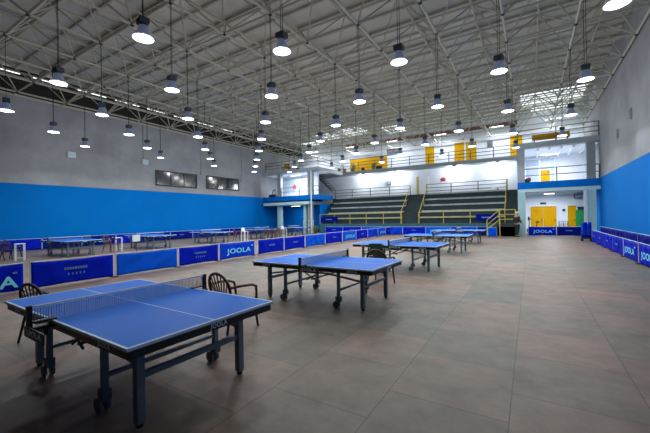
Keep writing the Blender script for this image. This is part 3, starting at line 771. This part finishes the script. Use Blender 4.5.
tl = [(-3.773,2.036,-.023,'nearest blue tennis table, standing dark in the foreground'),
 (-3.605,5.865,-.012,'second blue tennis table, right of centre behind the nearest one'),
 (-3.62,10.5,-.05,'third blue tennis table, right behind the green chair'),
 (-3.6,15.65,0,'fourth blue tennis table of the right-hand line, beyond the third'),
 (-3.58,20.8,0,'fifth and farthest blue tennis table of the right-hand line'),
 (-19.3,7.35,0,'leftmost tennis table on the court behind the barriers'),
 (-19.3,11.4,0.03,'second tennis table from the left on the court behind the barriers'),
 (-19.0,15.6,0,'third tennis table from the left on the court behind the barriers'),
 (-18.7,20.4,0,'fourth tennis table from the left on the court behind the barriers'),
 (-18.6,24.6,0,'rightmost and farthest tennis table on the court behind the barriers')]
for k, (x,y,a,lab) in enumerate(tl):
    r = T0 if k == 0 else copy_tree(T0)
    r.location = (x,y,0); r.rotation_euler = (0,0,a); tag(r, lab, 'table', 'table tennis tables')

# ------------------------------------------------------------------ chairs
def chair(label, x, y, rz, m, slats=True):
    """plastic armchair, faces local +Y"""
    r = thing('plastic_armchair', label, 'chair', (x,y,0), rz, 'plastic armchairs by the tables')
    MB().box(-.23,-.22,.41,.23,.24,.44).box(-.23,.22,.39,.23,.25,.43).build('seat',m,r,bevel=.012)
    for sx in (-1,1):
        MB().tube((sx*.22,.21,.42),(sx*.25,.26,0),.022,8,.018).build('leg',m,r)
        MB().tube((sx*.2,-.2,.42),(sx*.24,-.30,0),.022,8,.018).build('leg',m,r)
        MB().path([(sx*.24,-.25,.66),(sx*.28,-.08,.67),(sx*.285,.12,.66),(sx*.27,.22,.62),(sx*.25,.24,.42)],.02,8).build('armrest',m,r)
    sq = (lambda v: v) if slats else (lambda v: math.copysign(abs(v)**.45, v))
    arc = [(.24*sq(math.cos(a)), -.25-.05*math.sin(a), .66+.2*sq(math.sin(a))) for a in [PI*k/12 for k in range(13)]]
    MB().path([(.23,-.2,.42)]+arc+[(-.23,-.2,.42)],.022,8).build('back_frame',m,r)
    b = MB()
    if slats:
        for k in range(7):
            t = (k-3)/3; a = PI/2-t*1.15
            b.tube((.07*t,-.21,.43),(.235*math.cos(a),-.25-.045*math.sin(a),.66+.195*math.sin(a)),.011,6)
    else:
        vs = []; N = 10
        for side in (0,.02):
            for k in range(N+1):
                u = -1+2*k/N; vs += [(.22*u,-.22-.03*(1-u*u)+side,.46),(.22*u,-.27-.05*(1-u*u)+side,.66+.19*(1-u**6))]
        q = 2*(N+1)
        fs = []
        for k in range(N):
            a = 2*k; fs += [(a,a+1,a+3,a+2),(q+a+2,q+a+3,q+a+1,q+a),(a+1,q+a+1,q+a+3,a+3)]
        b.add(vs, fs)
    b.build('backrest_slats' if slats else 'backrest',m,r)
    return r
chair('brown plastic armchair behind the far side of the nearest table', -3.9, 3.6, -.1, 'brown_plastic')
chair('very dark plastic armchair at the left end of the nearest table', -5.9, 1.95, .3, 'dark_plastic').scale = (.85,.8,.95)
chair('brown plastic armchair close behind the second table', -3.12, 7.6, 0, 'brown_plastic')
chair('dark green plastic armchair behind the second table', -3.78, 9.1, .1, 'green_plastic', False)
chair('dark plastic armchair at the far left edge beside a white side table', -19.4, 4.6, -.6, 'dark_plastic')
chair('second dark armchair at far left, tucked behind the white side table', -19.9, 5.3, -1.0, 'dark_plastic')
chair('red-brown armchair between the two leftmost far tables', -18.9, 9.0, -1.2, 'red_plastic')
for y, lab in ((17.6,'left of the red-brown armchairs past the third far table'),(18.5,'right of the red-brown armchairs past the third far table')):
    chair(lab, -18.5, y, -1.2, 'red_plastic')
for k in range(3):
    chair('red-brown armchair in the small row beside the fourth far table, %s from the left' % ORD[k], -16.9, 19.2+.75*k, -PI/2, 'red_plastic')

def side_table(label, x, y, rz=0, h=.74):
    r = thing('side_table', label, 'table', (x,y,0), rz, 'white side tables on the far court')
    MB().box(-.17,-.2,h-.03,.17,.2,h).build('tabletop','white_plastic',r,bevel=.008)
    for a in (-1,1):
        for b in (-1,1): MB().box(a*.14-.022,b*.17-.022,0,a*.14+.022,b*.17+.022,h-.03).build('leg','white_plastic',r)
    MB().box(-.14,-.02,.1,.14,.02,.14).build('stretcher','white_plastic',r)
side_table('white side table at far left behind the lettered barrier', -18.9, 5.32, 1.2)
side_table('white side table between the two leftmost far tables', -19.2, 9.55, 1.2)
side_table('white side table right of the fourth far table', -17.6, 21.9)
side_table('white side table right of the third far table', -17.4, 17.2)
def score(label, x, y, z=.74):
    r = thing('scoreboard', label, 'scoreboard', (x,y,z), PI/2, 'white flip scoreboards')
    MB().add([(-.14,0,0),(.14,0,0),(.14,.06,.26),(-.14,.06,.26),(-.14,.13,0),(.14,.13,0)],[(0,1,2,3),(5,4,3,2),(0,3,4),(1,5,2),(0,4,5,1)]).build('card','white_plastic',r)
    MB().tube((-.14,.06,.26),(.14,.06,.26),.01).build('ring','frame_dark',r)
score('white flip scoreboard on the small table right of the third far table', -17.5, 17.2)
score('white flip scoreboard on the small table right of the fourth far table', -17.7, 21.9)
r = thing('scoreboard_stand', 'white square sign on a stand at the left end of the second far table', 'sign', (-17.6, 9.62, 0), PI/2)
MB().tube((0,0,.02),(0,0,.6),.015).build('pole','frame_dark',r); MB().box(-.2,-.2,0,.2,.2,.02).build('base','frame_dark',r); MB().box(-.2,-.02,.55,.2,.02,.9).build('board','white_plastic',r)

# ------------------------------------------------------------------ odds and ends near the right column
r = thing('wheeled_cart', 'dark wheeled cart on the floor by the right column', 'cart', (2.72, 23.95, 0)); r.scale = (.6,.62,.8)
MB().box(-.42,-.28,.18,.42,.28,.26).build('deck','frame_dark',r); MB().path([(-.4,.26,.24),(-.4,.26,.7),(.4,.26,.7),(.4,.26,.24)],.02).build('handle','frame_dark',r)
for a in (-1,1):
    for b_ in (-1,1): MB().tube((a*.34,b_*.24-.02,.09),(a*.34,b_*.24+.02,.09),.09,14).build('wheel','black',r)
MB().box(-.36,-.22,.26,.36,.2,.5).build('load','cloth_navy',r,bevel=.04)
r = thing('folded_barriers', 'blue folded barriers leaning in a bundle before the right column', 'barrier', (3.12, 26.9, 0))
for k in range(4):
    MB().box(-.3+.12*k,-.3,.02,-.2+.12*k,.35,.95+.07*(k%2)).build('panel','cloth_dark' if k%2 else 'cloth_mid',r,bevel=.015)
r = thing('draped_towel', 'white cloth hanging down the left face of the right column', 'cloth', (3.16, 28.15, .95))
b = MB(); N = 8
for k in range(N):
    x0 = -.08+.17*k/N; x1 = -.08+.17*(k+1)/N; d = .03*math.sin(k*2.1)
    b.box(x0,-.03+d,0+.05*abs(k-4)/4,x1,.0+d,2.2)
b.build('cloth','win_white',r)
# exercise bike behind the JOOLA barrier
r = thing('exercise_bike', 'black exercise bike standing behind the JOOLA barrier by the left column', 'bike', (.15, 29.6, 0))
MB().box(-.35,-.25,0,-.28,.25,.05).box(.45,-.25,0,.52,.25,.05).tube((-.32,0,.04),(.48,0,.04),.03).build('base','black',r)
MB().path([(-.3,0,.05),(-.25,0,.6),(-.2,0,1.1)],.03).path([(.1,0,.1),(.3,0,.95)],.03).tube((-.25,0,.5),(.2,0,.45),.03).build('frame','black',r)
MB().path([(-.1,-.25,1.25),(-.3,-.2,1.15),(-.2,0,1.1),(-.3,.2,1.15),(-.1,.25,1.25)],.03).build('handlebar','black',r)
MB().box(-.3,-.1,1.15,-.18,.1,1.4).build('console','frame_dark',r,bevel=.02)
MB().ball((.32,0,1.0),.16,.12,.06).build('saddle','black',r,True)
MB().tube((-.15,-.05,.35),(-.15,.05,.35),.24,18).build('flywheel','frame_dark',r)
# potted plant by the left railing
potted('green potted plant by the pale railing left of the bleachers', -17.9, 27.2, 0, 1.3)

# ------------------------------------------------------------------ person
def skin_body(name, pts, edges, m, parent, sub=2):
    me = bpy.data.meshes.new(name); me.from_pydata([p[:3] for p in pts], edges, []); me.materials.append(M[m])
    o = bpy.data.objects.new(name, me); COL.objects.link(o); o.parent = parent
    md = o.modifiers.new('skin','SKIN'); md.use_smooth_shade = True
    lay = me.skin_vertices[0] if me.skin_vertices else None
    if lay is None:
        import bmesh
        bm = bmesh.new(); bm.from_mesh(me); bm.verts.layers.skin.verify(); bm.to_mesh(me); bm.free(); lay = me.skin_vertices[0]
    for k, p in enumerate(pts):
        lay.data[k].radius = (p[3], p[3] if len(p) < 5 else p[4]); lay.data[k].use_root = (k == 0)
    s = o.modifiers.new('sub','SUBSURF'); s.levels = sub; s.render_levels = sub
    return o
pe = thing('person', 'person in dark jacket and trousers standing by the bleacher steps', 'person', (-.78, 27.0, 0), PI*.75); pe.scale = (1.1,1.1,1.03)
# local: faces -Y; one continuous body
P = [(0,0,.92,.125,.10),(0,.01,1.08,.12,.09),(0,.02,1.26,.15,.10),(0,.03,1.40,.12,.08),(0,.02,1.47,.05),(0,-.005,1.53,.055),(0,-.02,1.61,.085),(0,-.02,1.68,.075),
 (.17,.03,1.37,.055),(.23,.03,1.14,.042),(.24,-.06,.92,.034),(.24,-.09,.86,.03),
 (-.17,.03,1.37,.055),(-.24,.05,1.14,.042),(-.22,-.10,.98,.034),(-.20,-.15,.95,.03),
 (.09,0,.84,.085),(.11,-.02,.48,.06),(.12,.02,.09,.042),(.13,-.12,.04,.035),
 (-.09,0,.84,.085),(-.10,.04,.48,.06),(-.11,.10,.09,.042),(-.12,-.03,.04,.035)]
Eg = [(0,1),(1,2),(2,3),(3,4),(4,5),(5,6),(6,7),(3,8),(8,9),(9,10),(10,11),(3,12),(12,13),(13,14),(14,15),(0,16),(16,17),(17,18),(18,19),(0,20),(20,21),(21,22),(22,23)]
body = skin_body('body', P, Eg, 'skin', pe)
hd = MB().ball((0,-.115,1.60),.014,.02,.022,8,6).ball((.032,-.098,1.625),.011,.008,.008,8,6).ball((-.032,-.098,1.625),.011,.008,.008,8,6)
hd.ball((.088,-.015,1.6),.014,.024,.034,8,6).ball((-.088,-.015,1.6),.014,.024,.034,8,6).box(-.022,-.107,1.556,.022,-.098,1.564)
hd.build('face', 'skin', pe, True)
for hx, hy, hz in ((.24,-.10,.84),(-.20,-.17,.94)):
    h = MB().ball((hx,hy,hz-.02),.024,.04,.045,8,6)
    for q in range(4): h.path([(hx-.0,hy-.03+.019*q,hz-.05),(hx-.006,hy-.034+.019*q,hz-.085),(hx-.018,hy-.034+.019*q,hz-.112+.006*abs(q-1.5))],.0085,6)
    h.path([(hx-.01,hy-.035,hz-.02),(hx-.02,hy-.06,hz-.045),(hx-.025,hy-.062,hz-.07)],.0095,6)
    h.build('hand','skin',pe,True)
J = [(0,0,.86,.155,.125),(0,.01,1.06,.145,.11),(0,.02,1.26,.165,.115),(0,.03,1.41,.13,.085),(.17,.03,1.38,.072),(.235,.03,1.14,.068),(.245,-.06,.92,.056),(-.17,.03,1.38,.072),(-.245,.05,1.14,.068),(-.225,-.09,.985,.056)]
skin_body('jacket', J, [(0,1),(1,2),(2,3),(3,4),(4,5),(5,6),(3,7),(7,8),(8,9)], 'jacket', pe)
K = [(0,0,.90,.13,.105),(.09,0,.82,.10),(.11,-.02,.48,.074),(.12,.02,.10,.056),(-.09,0,.82,.10),(-.10,.04,.48,.074),(-.11,.10,.10,.056)]
skin_body('trousers', K, [(0,1),(1,2),(2,3),(0,4),(4,5),(5,6)], 'trouser', pe)
for x, y in ((.125,-.05),(-.115,.03)):
    MB().ball((x,y,.045),.05,.13,.045,10,6).build('shoe','black',pe,True)
MB().ball((0,.0,1.66),.1,.105,.085,12,8).build('hair','hair',pe,True)

# ------------------------------------------------------------------ camera, world, view
f, pitch, roll, yaw, h = 332.3, .001, -.018, .553, 1.663
cam = bpy.data.cameras.new('camera'); cam.sensor_width = 36; cam.lens = f/650*36; cam.clip_end = 200
co = bpy.data.objects.new('camera', cam); COL.objects.link(co)
R = Matrix.Rotation(yaw,4,'Z') @ Matrix.Rotation(PI/2+pitch,4,'X') @ Matrix.Rotation(roll,4,'Z')
co.matrix_world = Matrix.Translation((0,0,h)) @ R
S.camera = co
w = bpy.data.worlds.new('world'); S.world = w; w.use_nodes = True
w.node_tree.nodes['Background'].inputs[0].default_value = (.6,.7,.8,1); w.node_tree.nodes['Background'].inputs[1].default_value = .3
vs_ = S.view_settings
S.display_settings.display_device = 'sRGB'
vs_.view_transform = 'Standard'; vs_.look = 'None'; vs_.gamma = 1; vs_.exposure = 0.36; vs_.use_curve_mapping = False
try:
    S.cycles.use_denoising = True; S.cycles.max_bounces = 6; S.cycles.diffuse_bounces = 4; S.cycles.sample_clamp_indirect = 6
except Exception: pass
